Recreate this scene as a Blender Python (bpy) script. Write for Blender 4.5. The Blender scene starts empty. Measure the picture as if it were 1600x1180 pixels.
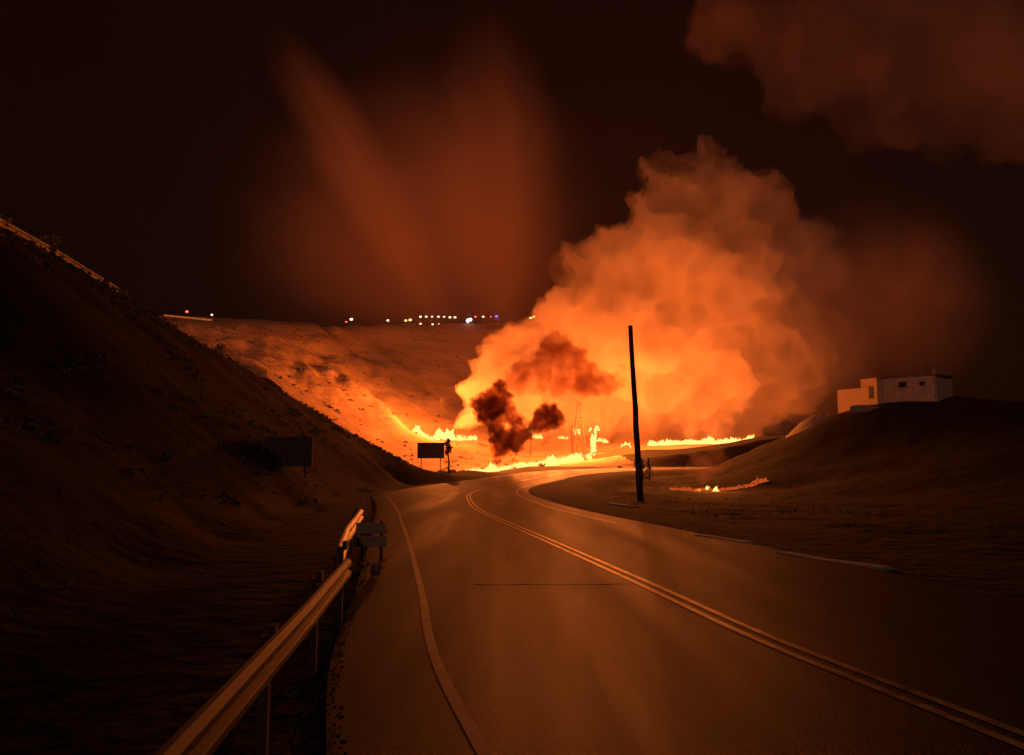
import bpy, bmesh, math, random
import numpy as np
from mathutils import Vector, Matrix, noise

random.seed(7)
R = math.radians
sc = bpy.context.scene

# ---------------------------------------------------------------- camera
F = 1155.0                      # focal length in pixels of the 1600 px photograph
PITCH = math.atan(100.0 / F)
CAM = Vector((0.0, 0.0, 1.8))
cam_data = bpy.data.cameras.new("camera")
cam_data.sensor_width = 36.0
cam_data.lens = 36.0 * F / 1600.0
cam_data.clip_start = 0.05
cam_data.clip_end = 6000.0
cam = bpy.data.objects.new("camera", cam_data)
sc.collection.objects.link(cam)
cam.location = CAM
cam.rotation_euler = (math.pi / 2 + PITCH, 0, 0)
sc.camera = cam

# ---------------------------------------------------------------- world, moonlight, exposure
SUN_EL, SUN_AZ = R(4.0), R(205.0)
world = bpy.data.worlds.new("World")
sc.world = world
world.use_nodes = True
wn = world.node_tree
wn.nodes.clear()
w_out = wn.nodes.new("ShaderNodeOutputWorld")
w_bg = wn.nodes.new("ShaderNodeBackground")
w_sky = wn.nodes.new("ShaderNodeTexSky")
w_sky.sky_type = 'NISHITA'
w_sky.sun_disc = False
w_sky.sun_elevation = SUN_EL
w_sky.sun_rotation = SUN_AZ
w_bg.inputs['Strength'].default_value = 0.0004
wn.links.new(w_sky.outputs[0], w_bg.inputs['Color'])
wn.links.new(w_bg.outputs[0], w_out.inputs['Surface'])

sun = bpy.data.lights.new("moonlight", 'SUN')
sun.energy = 0.20
sun.angle = R(10.0)
sun.color = (1.0, 0.50, 0.42)
sun_o = bpy.data.objects.new("moonlight", sun)
sc.collection.objects.link(sun_o)
# the lamp comes from behind the camera, low over the left shoulder
sun_dir = Vector((-0.25, -0.85, 0.6)).normalized()
sun_o.rotation_euler = (-sun_dir).to_track_quat('-Z', 'Y').to_euler()

sc.view_settings.view_transform = 'Standard'
sc.view_settings.look = 'None'
sc.view_settings.exposure = 0.0
sc.view_settings.gamma = 1.0
sc.render.engine = 'CYCLES'
cy = sc.cycles
cy.use_denoising = True
cy.max_bounces = 8
cy.diffuse_bounces = 2
cy.glossy_bounces = 2
cy.volume_bounces = 5
cy.transparent_max_bounces = 16
cy.volume_step_rate = 1.0
cy.volume_max_steps = 160
cy.sample_clamp_indirect = 4.0


# ---------------------------------------------------------------- helpers
def P(px, py, d):
    """the point at forward distance d that the photograph shows at px, py"""
    u, v = (px - 800.0) / F, (590.0 - py) / F
    c, s = math.cos(PITCH), math.sin(PITCH)
    dy = c - v * s
    dz = s + v * c
    t = d / dy
    return Vector((CAM.x + u * t, CAM.y + d, CAM.z + dz * t))


def tag(o, label=None, cat=None, group=None, kind=None):
    if label: o['label'] = label
    if cat: o['category'] = cat
    if group: o['group'] = group
    if kind: o['kind'] = kind
    return o


def obj(name, bm_or_me, m, parent=None, smooth=False):
    if isinstance(bm_or_me, bmesh.types.BMesh):
        me = bpy.data.meshes.new(name)
        bmesh.ops.recalc_face_normals(bm_or_me, faces=bm_or_me.faces)
        bm_or_me.to_mesh(me)
        bm_or_me.free()
    else:
        me = bm_or_me
        me.name = name
    if m: me.materials.append(m)
    if smooth:
        for p in me.polygons: p.use_smooth = True
    o = bpy.data.objects.new(name, me)
    sc.collection.objects.link(o)
    if parent: o.parent = parent
    return o


def empty(name, loc, rz=0.0, label=None, cat=None, group=None):
    o = bpy.data.objects.new(name, None)
    sc.collection.objects.link(o)
    o.location = loc
    o.rotation_euler = (0, 0, rz)
    o.empty_display_size = 0.3
    return tag(o, label, cat, group)


def copy_tree(o, parent=None):
    c = o.copy()
    sc.collection.objects.link(c)
    if parent is not None:
        c.parent = parent
    for ch in [x for x in sc.collection.objects if x.parent == o]:
        copy_tree(ch, c)
    return c


def box(bm, c, s, rz=0.0, bev=0.0):
    r = bmesh.ops.create_cube(bm, size=1.0)
    vs = r['verts']
    bmesh.ops.scale(bm, vec=s, verts=vs)
    if bev:
        es = {e for v in vs for e in v.link_edges}
        rr = bmesh.ops.bevel(bm, geom=list(es), offset=bev, segments=1, affect='EDGES')
        vs = list({v for f in rr['faces'] for v in f.verts} | {v for v in vs if v.is_valid})
    bmesh.ops.rotate(bm, cent=(0, 0, 0), matrix=Matrix.Rotation(rz, 3, 'Z'), verts=vs)
    bmesh.ops.translate(bm, vec=c, verts=vs)
    return vs


def tube(bm, pts, rads, n=8, cap=True):
    pts = [Vector(p) for p in pts]
    rings = []
    for i, p in enumerate(pts):
        a = pts[max(i - 1, 0)]
        b = pts[min(i + 1, len(pts) - 1)]
        t = (b - a).normalized()
        ref = Vector((0, 0, 1)) if abs(t.z) < 0.9 else Vector((1, 0, 0))
        u = t.cross(ref).normalized()
        w = t.cross(u).normalized()
        rr = rads[i] if isinstance(rads, (list, tuple)) else rads
        rings.append([bm.verts.new(p + (u * math.cos(k * math.tau / n) + w * math.sin(k * math.tau / n)) * rr) for k in range(n)])
    for a, b in zip(rings[:-1], rings[1:]):
        for k in range(n):
            bm.faces.new((a[k], a[(k + 1) % n], b[(k + 1) % n], b[k]))
    if cap:
        bm.faces.new(rings[0][::-1])
        bm.faces.new(rings[-1])


def prof_sweep(bm, path, prof, close=False):
    """sweep a profile (side offset, height) along a path of points"""
    rings = []
    for i, p in enumerate(path):
        a, b = path[max(i - 1, 0)], path[min(i + 1, len(path) - 1)]
        t = (b - a); t.z = 0; t.normalize()
        side = Vector((t.y, -t.x, 0))
        rings.append([bm.verts.new(p + side * q[0] + Vector((0, 0, q[1]))) for q in prof])
    n = len(prof)
    for a, b in zip(rings[:-1], rings[1:]):
        for k in range(n if close else n - 1):
            bm.faces.new((a[k], a[(k + 1) % n], b[(k + 1) % n], b[k]))
    if close:
        bm.faces.new(rings[0][::-1])
        bm.faces.new(rings[-1])


# ---------------------------------------------------------------- materials
def mat(name):
    m = bpy.data.materials.new(name)
    m.use_nodes = True
    nt = m.node_tree
    return m, nt, nt.nodes['Principled BSDF']


def tex_mat(name, c1, c2, scale=1.0, rough=0.9, bump=0.3, bump_scale=None, bump_dist=0.05, detail=6, metallic=0.0, spec=0.5, rough2=None):
    m, nt, b = mat(name)
    L = nt.links
    tc = nt.nodes.new("ShaderNodeTexCoord")
    n1 = nt.nodes.new("ShaderNodeTexNoise")
    n1.inputs['Scale'].default_value = scale
    n1.inputs['Detail'].default_value = detail
    n1.inputs['Roughness'].default_value = 0.65
    L.new(tc.outputs['Object'], n1.inputs['Vector'])
    rp = nt.nodes.new("ShaderNodeValToRGB")
    rp.color_ramp.elements[0].position = 0.32
    rp.color_ramp.elements[1].position = 0.68
    rp.color_ramp.elements[0].color = (*c1, 1)
    rp.color_ramp.elements[1].color = (*c2, 1)
    L.new(n1.outputs['Fac'], rp.inputs[0])
    L.new(rp.outputs[0], b.inputs['Base Color'])
    b.inputs['Roughness'].default_value = rough
    b.inputs['Metallic'].default_value = metallic
    b.inputs['Specular IOR Level'].default_value = spec
    if rough2 is not None:
        mr = nt.nodes.new("ShaderNodeMapRange")
        mr.inputs['From Min'].default_value = 0.35
        mr.inputs['From Max'].default_value = 0.65
        mr.inputs['To Min'].default_value = rough
        mr.inputs['To Max'].default_value = rough2
        L.new(n1.outputs['Fac'], mr.inputs[0])
        L.new(mr.outputs[0], b.inputs['Roughness'])
    if bump:
        n2 = nt.nodes.new("ShaderNodeTexNoise")
        n2.inputs['Scale'].default_value = bump_scale or scale * 6
        n2.inputs['Detail'].default_value = 8
        L.new(tc.outputs['Object'], n2.inputs['Vector'])
        bp = nt.nodes.new("ShaderNodeBump")
        bp.inputs['Strength'].default_value = bump
        bp.inputs['Distance'].default_value = bump_dist
        L.new(n2.outputs['Fac'], bp.inputs['Height'])
        L.new(bp.outputs[0], b.inputs['Normal'])
    return m


def emit_mat(name, col, strength):
    m = bpy.data.materials.new(name)
    m.use_nodes = True
    nt = m.node_tree
    nt.nodes.clear()
    o = nt.nodes.new("ShaderNodeOutputMaterial")
    e = nt.nodes.new("ShaderNodeEmission")
    e.inputs['Color'].default_value = (*col, 1)
    e.inputs['Strength'].default_value = strength
    nt.links.new(e.outputs[0], o.inputs['Surface'])
    m.cycles.emission_sampling = 'NONE'
    return m


def flame_mat(name, base, mid, tip, s0, s1):
    """burning gas: white-hot at the foot, redder towards the tips"""
    m = bpy.data.materials.new(name)
    m.use_nodes = True
    nt = m.node_tree
    nt.nodes.clear()
    L = nt.links
    o = nt.nodes.new("ShaderNodeOutputMaterial")
    e = nt.nodes.new("ShaderNodeEmission")
    at = nt.nodes.new("ShaderNodeAttribute")
    at.attribute_name = "heat"
    rp = nt.nodes.new("ShaderNodeValToRGB")
    rp.color_ramp.elements[0].position = 0.0
    rp.color_ramp.elements[0].color = (*tip, 1)
    rp.color_ramp.elements[1].position = 1.0
    rp.color_ramp.elements[1].color = (*base, 1)
    k = rp.color_ramp.elements.new(0.5)
    k.color = (*mid, 1)
    mr = nt.nodes.new("ShaderNodeMapRange")
    mr.inputs['To Min'].default_value = s1
    mr.inputs['To Max'].default_value = s0
    L.new(at.outputs['Fac'], rp.inputs[0])
    L.new(at.outputs['Fac'], mr.inputs[0])
    L.new(rp.outputs[0], e.inputs['Color'])
    L.new(mr.outputs[0], e.inputs['Strength'])
    L.new(e.outputs[0], o.inputs['Surface'])
    m.cycles.emission_sampling = 'NONE'
    return m


def smoke_mat(name, col, dens, nscale=0.05, lo=0.3, hi=0.65, step=None, floor=0.15, fade_x=None, fade_z=None, aniso=0.0, absorb=None):
    m = bpy.data.materials.new(name)
    m.use_nodes = True
    nt = m.node_tree
    nt.nodes.clear()
    L = nt.links
    o = nt.nodes.new("ShaderNodeOutputMaterial")
    v = nt.nodes.new("ShaderNodeVolumePrincipled")
    v.inputs['Color'].default_value = (*col, 1)
    v.inputs['Anisotropy'].default_value = aniso
    if absorb: v.inputs['Absorption Color'].default_value = (*absorb, 1)
    L.new(v.outputs[0], o.inputs['Volume'])
    tc = nt.nodes.new("ShaderNodeTexCoord")
    n = nt.nodes.new("ShaderNodeTexNoise")
    n.inputs['Scale'].default_value = nscale
    n.inputs['Detail'].default_value = 3.0
    n.inputs['Roughness'].default_value = 0.6
    n.inputs['Distortion'].default_value = 0.4
    L.new(tc.outputs['Object'], n.inputs['Vector'])
    mr = nt.nodes.new("ShaderNodeMapRange")
    mr.interpolation_type = 'SMOOTHSTEP'
    mr.inputs['From Min'].default_value = lo
    mr.inputs['From Max'].default_value = hi
    mr.inputs['To Min'].default_value = dens * floor
    mr.inputs['To Max'].default_value = dens
    L.new(n.outputs['Fac'], mr.inputs[0])
    cur = mr.outputs[0]
    sep = nt.nodes.new("ShaderNodeSeparateXYZ")
    L.new(tc.outputs['Object'], sep.inputs[0])
    for ax, fd in ((0, fade_x), (2, fade_z)):
        if fd:
            f = nt.nodes.new("ShaderNodeMapRange")
            f.interpolation_type = 'SMOOTHSTEP'
            f.inputs['From Min'].default_value = fd[0]
            f.inputs['From Max'].default_value = fd[1]
            f.inputs['To Min'].default_value = fd[2]
            f.inputs['To Max'].default_value = fd[3]
            L.new(sep.outputs[ax], f.inputs[0])
            mu = nt.nodes.new("ShaderNodeMath")
            mu.operation = 'MULTIPLY'
            L.new(cur, mu.inputs[0])
            L.new(f.outputs[0], mu.inputs[1])
            cur = mu.outputs[0]
    L.new(cur, v.inputs['Density'])
    return m


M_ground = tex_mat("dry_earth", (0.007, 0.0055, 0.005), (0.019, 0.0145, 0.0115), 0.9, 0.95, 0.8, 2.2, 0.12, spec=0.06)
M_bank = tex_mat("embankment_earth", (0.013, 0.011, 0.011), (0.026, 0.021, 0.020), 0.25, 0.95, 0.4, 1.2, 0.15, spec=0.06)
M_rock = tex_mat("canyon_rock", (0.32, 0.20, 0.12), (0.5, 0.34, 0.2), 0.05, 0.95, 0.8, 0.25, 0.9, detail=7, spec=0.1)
_nt = M_rock.node_tree
_n1 = next(n for n in _nt.nodes if n.type == 'TEX_NOISE' and abs(n.inputs['Scale'].default_value - 0.05) < 1e-4)
_mp = _nt.nodes.new("ShaderNodeMapping")
_mp.inputs['Scale'].default_value = (0.5, 0.5, 7.0)
_nt.links.new(_nt.nodes['Texture Coordinate'].outputs['Object'], _mp.inputs[0])
_nt.links.new(_mp.outputs[0], _n1.inputs['Vector'])
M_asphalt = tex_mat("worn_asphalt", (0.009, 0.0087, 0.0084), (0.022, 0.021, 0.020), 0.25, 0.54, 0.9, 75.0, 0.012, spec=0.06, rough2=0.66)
_nt = M_asphalt.node_tree
_n1 = next(n for n in _nt.nodes if n.type == 'TEX_NOISE' and abs(n.inputs['Scale'].default_value - 0.25) < 1e-4)
_mp = _nt.nodes.new("ShaderNodeMapping")
_mp.inputs['Scale'].default_value = (3.2, 0.22, 1.0)
_mp.inputs['Rotation'].default_value = (0, 0, R(6))
_nt.links.new(_nt.nodes['Texture Coordinate'].outputs['Object'], _mp.inputs[0])
_nt.links.new(_mp.outputs[0], _n1.inputs['Vector'])
M_tar = tex_mat("tar", (0.002, 0.002, 0.002), (0.004, 0.004, 0.004), 3.0, 1.0, 0.0, spec=0.0)
M_yellow = tex_mat("yellow_paint", (0.03, 0.025, 0.015), (0.62, 0.44, 0.10), 2.5, 0.5, 0.2, 40, 0.003, spec=0.4)
M_white = tex_mat("white_paint", (0.012, 0.012, 0.015), (0.08, 0.08, 0.11), 3.0, 0.6, 0.2, 40, 0.003, spec=0.25)
M_gravel = tex_mat("gravel_stone", (0.04, 0.034, 0.03), (0.12, 0.10, 0.085), 9.0, 0.95, 0.0, spec=0.1)
M_dim_steel = tex_mat("dim_galvanised_steel", (0.010, 0.009, 0.009), (0.055, 0.05, 0.046), 2.2, 0.6, 0.15, 20, 0.003, metallic=0.1, spec=0.2)  # darkened to put the near rail's lack of light into its colour
M_lit_steel = tex_mat("lit_galvanised_steel", (0.2, 0.19, 0.18), (0.5, 0.48, 0.45), 1.5, 0.5, 0.15, 20, 0.003, metallic=0.2)  # paler copy of the rail steel, so the far rails look lit
M_darksteel = tex_mat("dark_steel", (0.05, 0.05, 0.05), (0.11, 0.1, 0.1), 3.0, 0.6, 0.1, metallic=0.3)
M_wood = tex_mat("weathered_wood", (0.035, 0.025, 0.02), (0.09, 0.065, 0.05), 3.0, 0.9, 0.5, 12, 0.02)
M_board = tex_mat("pale_board", (0.24, 0.16, 0.10), (0.36, 0.25, 0.16), 3.0, 0.6, 0.1)
M_sign = tex_mat("sign_back", (0.04, 0.035, 0.03), (0.07, 0.06, 0.05), 1.5, 0.8, 0.1)
M_concrete = tex_mat("concrete", (0.28, 0.26, 0.23), (0.42, 0.4, 0.36), 1.5, 0.85, 0.3)
M_plaster = tex_mat("pale_plaster", (0.50, 0.36, 0.27), (0.74, 0.55, 0.43), 0.9, 0.9, 0.3)
M_ochre = tex_mat("ochre_plaster", (0.66, 0.44, 0.22), (0.78, 0.55, 0.3), 0.9, 0.9, 0.3)
M_roof = tex_mat("flat_roof", (0.1, 0.08, 0.07), (0.18, 0.15, 0.13), 0.9, 0.9, 0.3)
M_dark = tex_mat("dark_opening", (0.012, 0.012, 0.014), (0.03, 0.028, 0.026), 2.0, 0.3, 0.0)
M_leaf = tex_mat("dry_foliage", (0.05, 0.055, 0.025), (0.12, 0.11, 0.05), 2.0, 0.8, 0.0)
M_bark = tex_mat("bark", (0.04, 0.03, 0.02), (0.09, 0.07, 0.05), 5.0, 0.9, 0.4)
M_stone = tex_mat("stone", (0.2, 0.16, 0.12), (0.4, 0.33, 0.26), 1.5, 0.9, 0.6)
M_red = tex_mat("red_steel", (0.16, 0.03, 0.02), (0.25, 0.05, 0.03), 1.0, 0.6, 0.1)
M_car = tex_mat("car_paint", (0.4, 0.4, 0.42), (0.5, 0.5, 0.52), 1.0, 0.3, 0.0)
M_tyre = tex_mat("rubber", (0.02, 0.02, 0.02), (0.03, 0.03, 0.03), 1.0, 0.9, 0.0)
M_flame = flame_mat("flame", (1.0, 0.62, 0.22), (1.0, 0.40, 0.07), (1.0, 0.20, 0.02), 9.0, 1.3)
M_hot = flame_mat("white_hot_flame", (1.0, 0.86, 0.66), (1.0, 0.76, 0.42), (1.0, 0.42, 0.10), 16.0, 3.0)
M_low = flame_mat("low_flame", (1.0, 0.42, 0.10), (1.0, 0.28, 0.05), (0.9, 0.13, 0.02), 3.2, 0.55)

# ---------------------------------------------------------------- the road in plan
CENTRE = [(9.5, -25), (6.6, -8), (4.4, 1), (3.35, 5.5), (2.7, 8.3), (2.1, 12.2), (0.86, 19.8), (-1.2, 32), (-2.3, 42),
          (-3.2, 58), (-2.4, 79), (1.2, 99), (9, 124), (22, 140), (42, 149), (72, 152), (110, 150)]


def rz(y):
    if y < 70: return -0.0385 * y
    t = min((y - 70) / 40.0, 1.0)
    return -0.0385 * 70 - 0.0385 * 40 * (t - t * t / 2)


def catmull(pts, n):
    out = []
    q = [pts[0]] + list(pts) + [pts[-1]]
    for i in range(1, len(q) - 2):
        for k in range(n):
            t = k / n
            o = []
            for a in range(len(q[0])):
                p0, p1, p2, p3 = q[i - 1][a], q[i][a], q[i + 1][a], q[i + 2][a]
                o.append(0.5 * (2 * p1 + (p2 - p0) * t + (2 * p0 - 5 * p1 + 4 * p2 - p3) * t * t + (-p0 + 3 * p1 - 3 * p2 + p3) * t ** 3))
            out.append(tuple(o))
    out.append(tuple(pts[-1]))
    return out


cl = catmull(CENTRE, 14)


def off(i, d):
    a, b = cl[max(i - 1, 0)], cl[min(i + 1, len(cl) - 1)]
    tx, ty = b[0] - a[0], b[1] - a[1]
    l = math.hypot(tx, ty)
    return (cl[i][0] + ty / l * d, cl[i][1] - tx / l * d)


def lw(y):      # width of the left lane (it widens into the bend)
    t = max(0.0, min((y - 30) / 35.0, 1.0))
    return 3.55 + 3.0 * t * t * (3 - 2 * t)


def ribbon(name, d0, d1, m, dz, i0=0, i1=None, parent=None, nseg=1, dash=None):
    bm = bmesh.new()
    i1 = len(cl) - 1 if i1 is None else i1
    prev = None
    acc = 0.0
    for i in range(i0, i1 + 1):
        y = cl[i][1]
        e0 = d0(y) if callable(d0) else d0
        e1 = d1(y) if callable(d1) else d1
        row = []
        for k in range(nseg + 1):
            x_, y_ = off(i, e0 + (e1 - e0) * k / nseg)
            row.append(bm.verts.new((x_, y_, rz(cl[i][1]) + dz)))
        if prev:
            for k in range(nseg):
                bm.faces.new((prev[k], prev[k + 1], row[k + 1], row[k]))
        prev = row
    return obj(name, bm, m, parent)


# ---------------------------------------------------------------- terrain heights
CP = []          # control points (x, y, z)
for y in (-60, -30, -10, 0, 10, 20, 35, 50, 65):
    for x in (-5, 0, 7):
        CP.append((x, y, rz(max(y, -30))))
    if y > 30 or y < 0: CP.append((-9, y, rz(y) - 0.3))
for x, y, z in [(-6.3, 6, -0.1), (-8, 6, 1.0), (-10.5, 7, 2.6), (-6.8, 14, -0.5), (-9, 14, 0.9), (-12, 14, 3.0), (-7.6, 20, -0.8), (-10, 20, 0.7), (-13, 20, 2.8), (-8.6, 26, -0.8), (-11.5, 26, 1.0), (-12.5, 32, 1.3), (-17, 24, 5.2), (12, 5, -0.2), (12, 25, -1.0), (12, 45, -1.9), (22, 20, -0.9), (22, 45, -2.2), (35, 10, 0.5), (60, 10, 2.0),
                (40, 40, -0.5), (60, 50, 2.2), (30, 62, -2.8), (20, 77, -3.3), (24, 84, -3.6), (13, 70, -2.9), (30, 80, -3.2), (45, 70, 0.6),
                (100, 40, 5), (150, 80, 9), (200, 0, 8), (120, -60, 4), (-100, -60, 10), (0, -120, 4), (0, -500, 8), (500, -300, 10),
                (-500, -300, 30), (600, 200, 14), (-8.6, 31, -1.2), (-10, 50, -2.1), (-12, 70, -2.9), (-13.5, 90, -3.6),
                (-24, 10, 8), (-34, 10, 15), (-60, 0, 18), (-60, -30, 16), (-16, -30, 1.0), (-30, -30, 8)]:
    CP.append((x, y, z))
# flat around the bend and the far verge
for px, py, d in [(560, 752, 112), (640, 742, 122), (720, 735, 133), (830, 729, 150), (930, 719, 168), (990, 709, 172),
                  (1060, 706, 172), (1130, 699, 170), (1200, 692, 150), (1245, 676, 130), (1300, 650, 116), (1345, 638, 112),
                  (1420, 622, 111), (1480, 619, 110), (1540, 622, 108), (1600, 634, 104), (1700, 640, 100),
                  (780, 738, 140), (880, 729, 150)]:
    CP.append(tuple(P(px, py, d)))
for x, y in [(-8, 100), (5, 115), (20, 120), (2, 130), (35, 130), (30, 110)]:
    CP.append((x, y, -4.2 if x < 25 else -3.6))
# behind the right-hand hill
for x, y, z in [(60, 140, 6), (75, 130, 7.5), (110, 135, 9), (60, 180, 3), (110, 200, 4), (200, 200, 6)]:
    CP.append((x, y, z))
# dip behind the verge, valley floor climbing to the terrace
for px, py, d in [(640, 728, 160), (760, 728, 175), (860, 716, 190), (960, 706, 200), (1060, 702, 210), (1200, 702, 215),
                  (1100, 689, 235), (1020, 689, 235), (1190, 689, 235), (900, 697, 230), (820, 690, 235), (740, 684, 232), (650, 684, 224),
                  (700, 706, 200), (600, 690, 190), (870, 682, 262), (940, 684, 262)]:
    CP.append(tuple(P(px, py, d)))
# crest of the near embankment and what lies behind it
CREST = [(-160, 268, 27), (-70, 318, 32), (0, 358, 38), (95, 408, 45), (190, 466, 54), (265, 508, 62), (340, 551, 71), (410, 592, 79), (480, 634, 87), (550, 677, 96), (610, 714, 104), (640, 736, 112)]
CREST_F = []
for a_, b_ in zip(CREST[:-1], CREST[1:]):
    for k in range(3):
        CREST_F.append(tuple(a_[q] + (b_[q] - a_[q]) * k / 3 for q in range(3)))
CREST_F.append(CREST[-1])
for px, py, d in CREST_F:
    p = P(px, py, d)
    CP.append(tuple(p))
    toe = Vector((-7.5 - 0.055 * p.y, p.y, rz(p.y) - 0.2))
    if px >= 0 and px < 600 and (px, py, d) in CREST:
        for u_ in ((0.25, 0.5, 0.75) if px < 500 else (0.5,)):
            CP.append(tuple(toe.lerp(p, u_)))
    CP.append((p.x * 1.12 - 4, p.y * 1.12, p.z - (1.5 if px < 200 else 3.5)))
    CP.append((p.x * 1.3 - 14, p.y * 1.25, p.z - (2 if px < 200 else 6)))
# the canyon wall
for px, py, d in [(150, 505, 150), (230, 505, 170), (275, 500, 190), (380, 503, 214), (440, 504, 236), (490, 504, 258), (560, 503, 292), (640, 502, 315), (700, 501, 326),
                  (780, 501, 336), (850, 501, 345), (950, 505, 380), (300, 530, 175), (370, 556, 158), (420, 585, 152), (480, 622, 158), (540, 660, 168),
                  (600, 694, 182), (430, 535, 205), (470, 560, 205), (560, 590, 232), (610, 640, 212), (540, 540, 272), (600, 540, 292),
                  (660, 560, 296), (740, 560, 312), (640, 600, 262), (720, 640, 268), (850, 640, 300), (800, 580, 320), (700, 610, 285),
                  (960, 660, 320), (1050, 675, 340), (1200, 676, 360)]:
    CP.append(tuple(P(px, py, d)))
for px, d in [(490, 258), (525, 275), (560, 292), (600, 303), (640, 315), (700, 326), (740, 331), (780, 336), (850, 345), (900, 360)]:
    e = P(px, 504, d)
    CP.append(tuple(e))
    for q in (10, 25, 45):
        CP.append((e.x * (1 + q / d), e.y + q, e.z - 0.8 - 0.01 * q))
for px, d0, z in [(150, 260, 30), (275, 300, 36), (380, 330, 42), (490, 380, 47), (560, 400, 50), (640, 420, 53), (700, 440, 55), (780, 450, 56), (850, 460, 57), (950, 480, 58)]:
    p = P(px, 500, d0)
    CP.append((p.x, p.y, z))
    CP.append((p.x * 2, p.y * 2, z))
CP += [(170, 420, 6), (190, 600, 6), (330, 600, 6), (330, 420, 8), (260, 800, 6)]
CP += [(0, 1400, 70), (-700, 900, 60), (-900, 300, 50), (300, 700, 25), (700, 900, 20), (250, 350, 8), (-250, 120, 32), (1300, 900, 20), (-1300, -600, 40), (1300, -800, 20), (0, -1300, 20)]

cp = np.array(CP)
X = cp[:, :2]
r_ = np.sqrt(((X[:, None] - X[None]) ** 2).sum(-1))
n_ = len(X)
A = np.zeros((n_ + 1, n_ + 1))
A[:n_, :n_] = -r_ - np.eye(n_) * 0.05
A[:n_, n_] = 1
A[n_, :n_] = 1
W = np.linalg.lstsq(A, np.append(cp[:, 2], 0), rcond=None)[0]
CLN = np.array(cl)


def ss(t):
    t = np.clip(t, 0, 1)
    return t * t * (3 - 2 * t)


def heights(xy):
    xy = np.asarray(xy, float)
    z = np.zeros(len(xy))
    for i in range(0, len(xy), 20000):
        q = xy[i:i + 20000]
        d = np.sqrt(((q[:, None] - X[None]) ** 2).sum(-1))
        z[i:i + 20000] = -d @ W[:n_] + W[n_]
    # roughness, then the road bed pressed flat
    for i, (x, y) in enumerate(xy):
        r = math.hypot(x, y)
        amp = 0.10 + 0.05 * min(r, 150) / 50
        nz = noise.fractal(Vector((x * 0.12, y * 0.12, 0.3)), 1.0, 2.0, 4)
        z[i] += amp * nz
        if r < 120: z[i] += 0.07 * noise.fractal(Vector((x * 0.7, y * 0.7, 4.3)), 0.9, 2.0, 3)
        if y > 140 and x < 60:
            k = min((y - 140) / 60, 1.0)
            zz = z[i]
            g = noise.ridged_multi_fractal(Vector((x * 0.022 + 3, y * 0.022, zz * 0.03)), 0.9, 2.1, 6, 1.0, 2.0)
            h = noise.fractal(Vector((x * 0.05, y * 0.05, zz * 0.12)), 0.8, 2.2, 5)
            wl = min(max((zz - 2) / 14, 0), 1) * min(max((0.135 * y + 8 - zz) / 9, 0.05), 1)
            z[i] += k * wl * ((g - 1.3) * 2.6 + h * 2.2)
    dd = np.full(len(xy), 1e9)
    yy = np.zeros(len(xy))
    near = (np.abs(xy[:, 0]) < 130) & (xy[:, 1] > -50) & (xy[:, 1] < 230)
    idx = np.where(near)[0]
    for i in range(0, len(idx), 5000):
        j = idx[i:i + 5000]
        d = np.sqrt(((xy[j][:, None] - CLN[None]) ** 2).sum(-1))
        dd[j] = d.min(1)
        yy[j] = CLN[d.argmin(1), 1]
    rzv = np.array([rz(v) for v in yy]) - 0.05
    wdt = 5.6 + 3.0 * ss((yy - 30) / 35)
    k = 1 - ss((dd - wdt) / 5.0)
    return z * (1 - k) + rzv * k


def H(x, y):
    return float(heights([(x, y)])[0])


ang = []
a = -180.0
while a < 180:
    ang.append(a)
    a += 0.28 if -44 < a < 44 else 4.0
rad = [0.0]
r0 = 1.2
while r0 < 2600:
    rad.append(r0)
    r0 += max(0.35, r0 * (0.018 if r0 < 420 else 0.08))
pts = [(rr * math.sin(R(a)), rr * math.cos(R(a))) for rr in rad[1:] for a in ang]
hz = heights(pts)
verts = [(0, 0, rz(0) - 0.05)] + [(p[0], p[1], h) for p, h in zip(pts, hz)]
na = len(ang)
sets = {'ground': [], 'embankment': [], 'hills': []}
ex = np.array([[P(*c).x, P(*c).y] for c in CREST])
order = ex[:, 1].argsort()
for i in range(len(rad) - 1):
    for k in range(na):
        k2 = (k + 1) % na
        if i == 0:
            f = (0, 1 + k, 1 + k2)
        else:
            b0 = 1 + (i - 1) * na
            b1 = 1 + i * na
            f = (b0 + k, b1 + k, b1 + k2, b0 + k2)
        x, y, z = verts[f[1]]
        cx_ = np.interp(y, ex[order, 1], ex[order, 0])
        if 8 < y < 118 and cx_ - 5.0 < x < -7.5 - 0.055 * y:
            s = 'embankment'
        elif 42 < y < 150 and x <= cx_ - 5.0:
            s = 'hills'
        elif (y > 152 and x < 25) or (y > 205) or x < -140 and y > 0:
            s = 'hills'
        else:
            s = 'ground'
        sets[s].append(f)
for nm, fs in sets.items():
    used = sorted({v for f in fs for v in f})
    mp = {v: i for i, v in enumerate(used)}
    me = bpy.data.meshes.new(nm)
    me.from_pydata([verts[v] for v in used], [], [tuple(mp[v] for v in f) for f in fs])
    me.update()
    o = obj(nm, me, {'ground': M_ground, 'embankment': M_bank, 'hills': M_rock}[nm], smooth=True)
    if nm == 'hills':
        for pl in me.polygons: pl.use_smooth = True
    tag(o, kind='structure')

# road sheets
tag(ribbon('road', lambda y: -lw(y) - 1.0, 4.6, M_asphalt, 0.0, nseg=6), kind='structure')
tag(ribbon('yellow_line', -0.15, -0.06, M_yellow, 0.005), kind='structure')
tag(ribbon('yellow_line', 0.06, 0.15, M_yellow, 0.005), kind='structure')
tag(ribbon('edge_line', lambda y: -lw(y) - 0.05, lambda y: -lw(y) + 0.05, M_white, 0.005), kind='structure')
i_a = min(range(len(cl)), key=lambda i: abs(cl[i][1] - 25))
tag(ribbon('edge_line', 3.5, 3.66, M_white, 0.005, i0=i_a), kind='structure')
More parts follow.
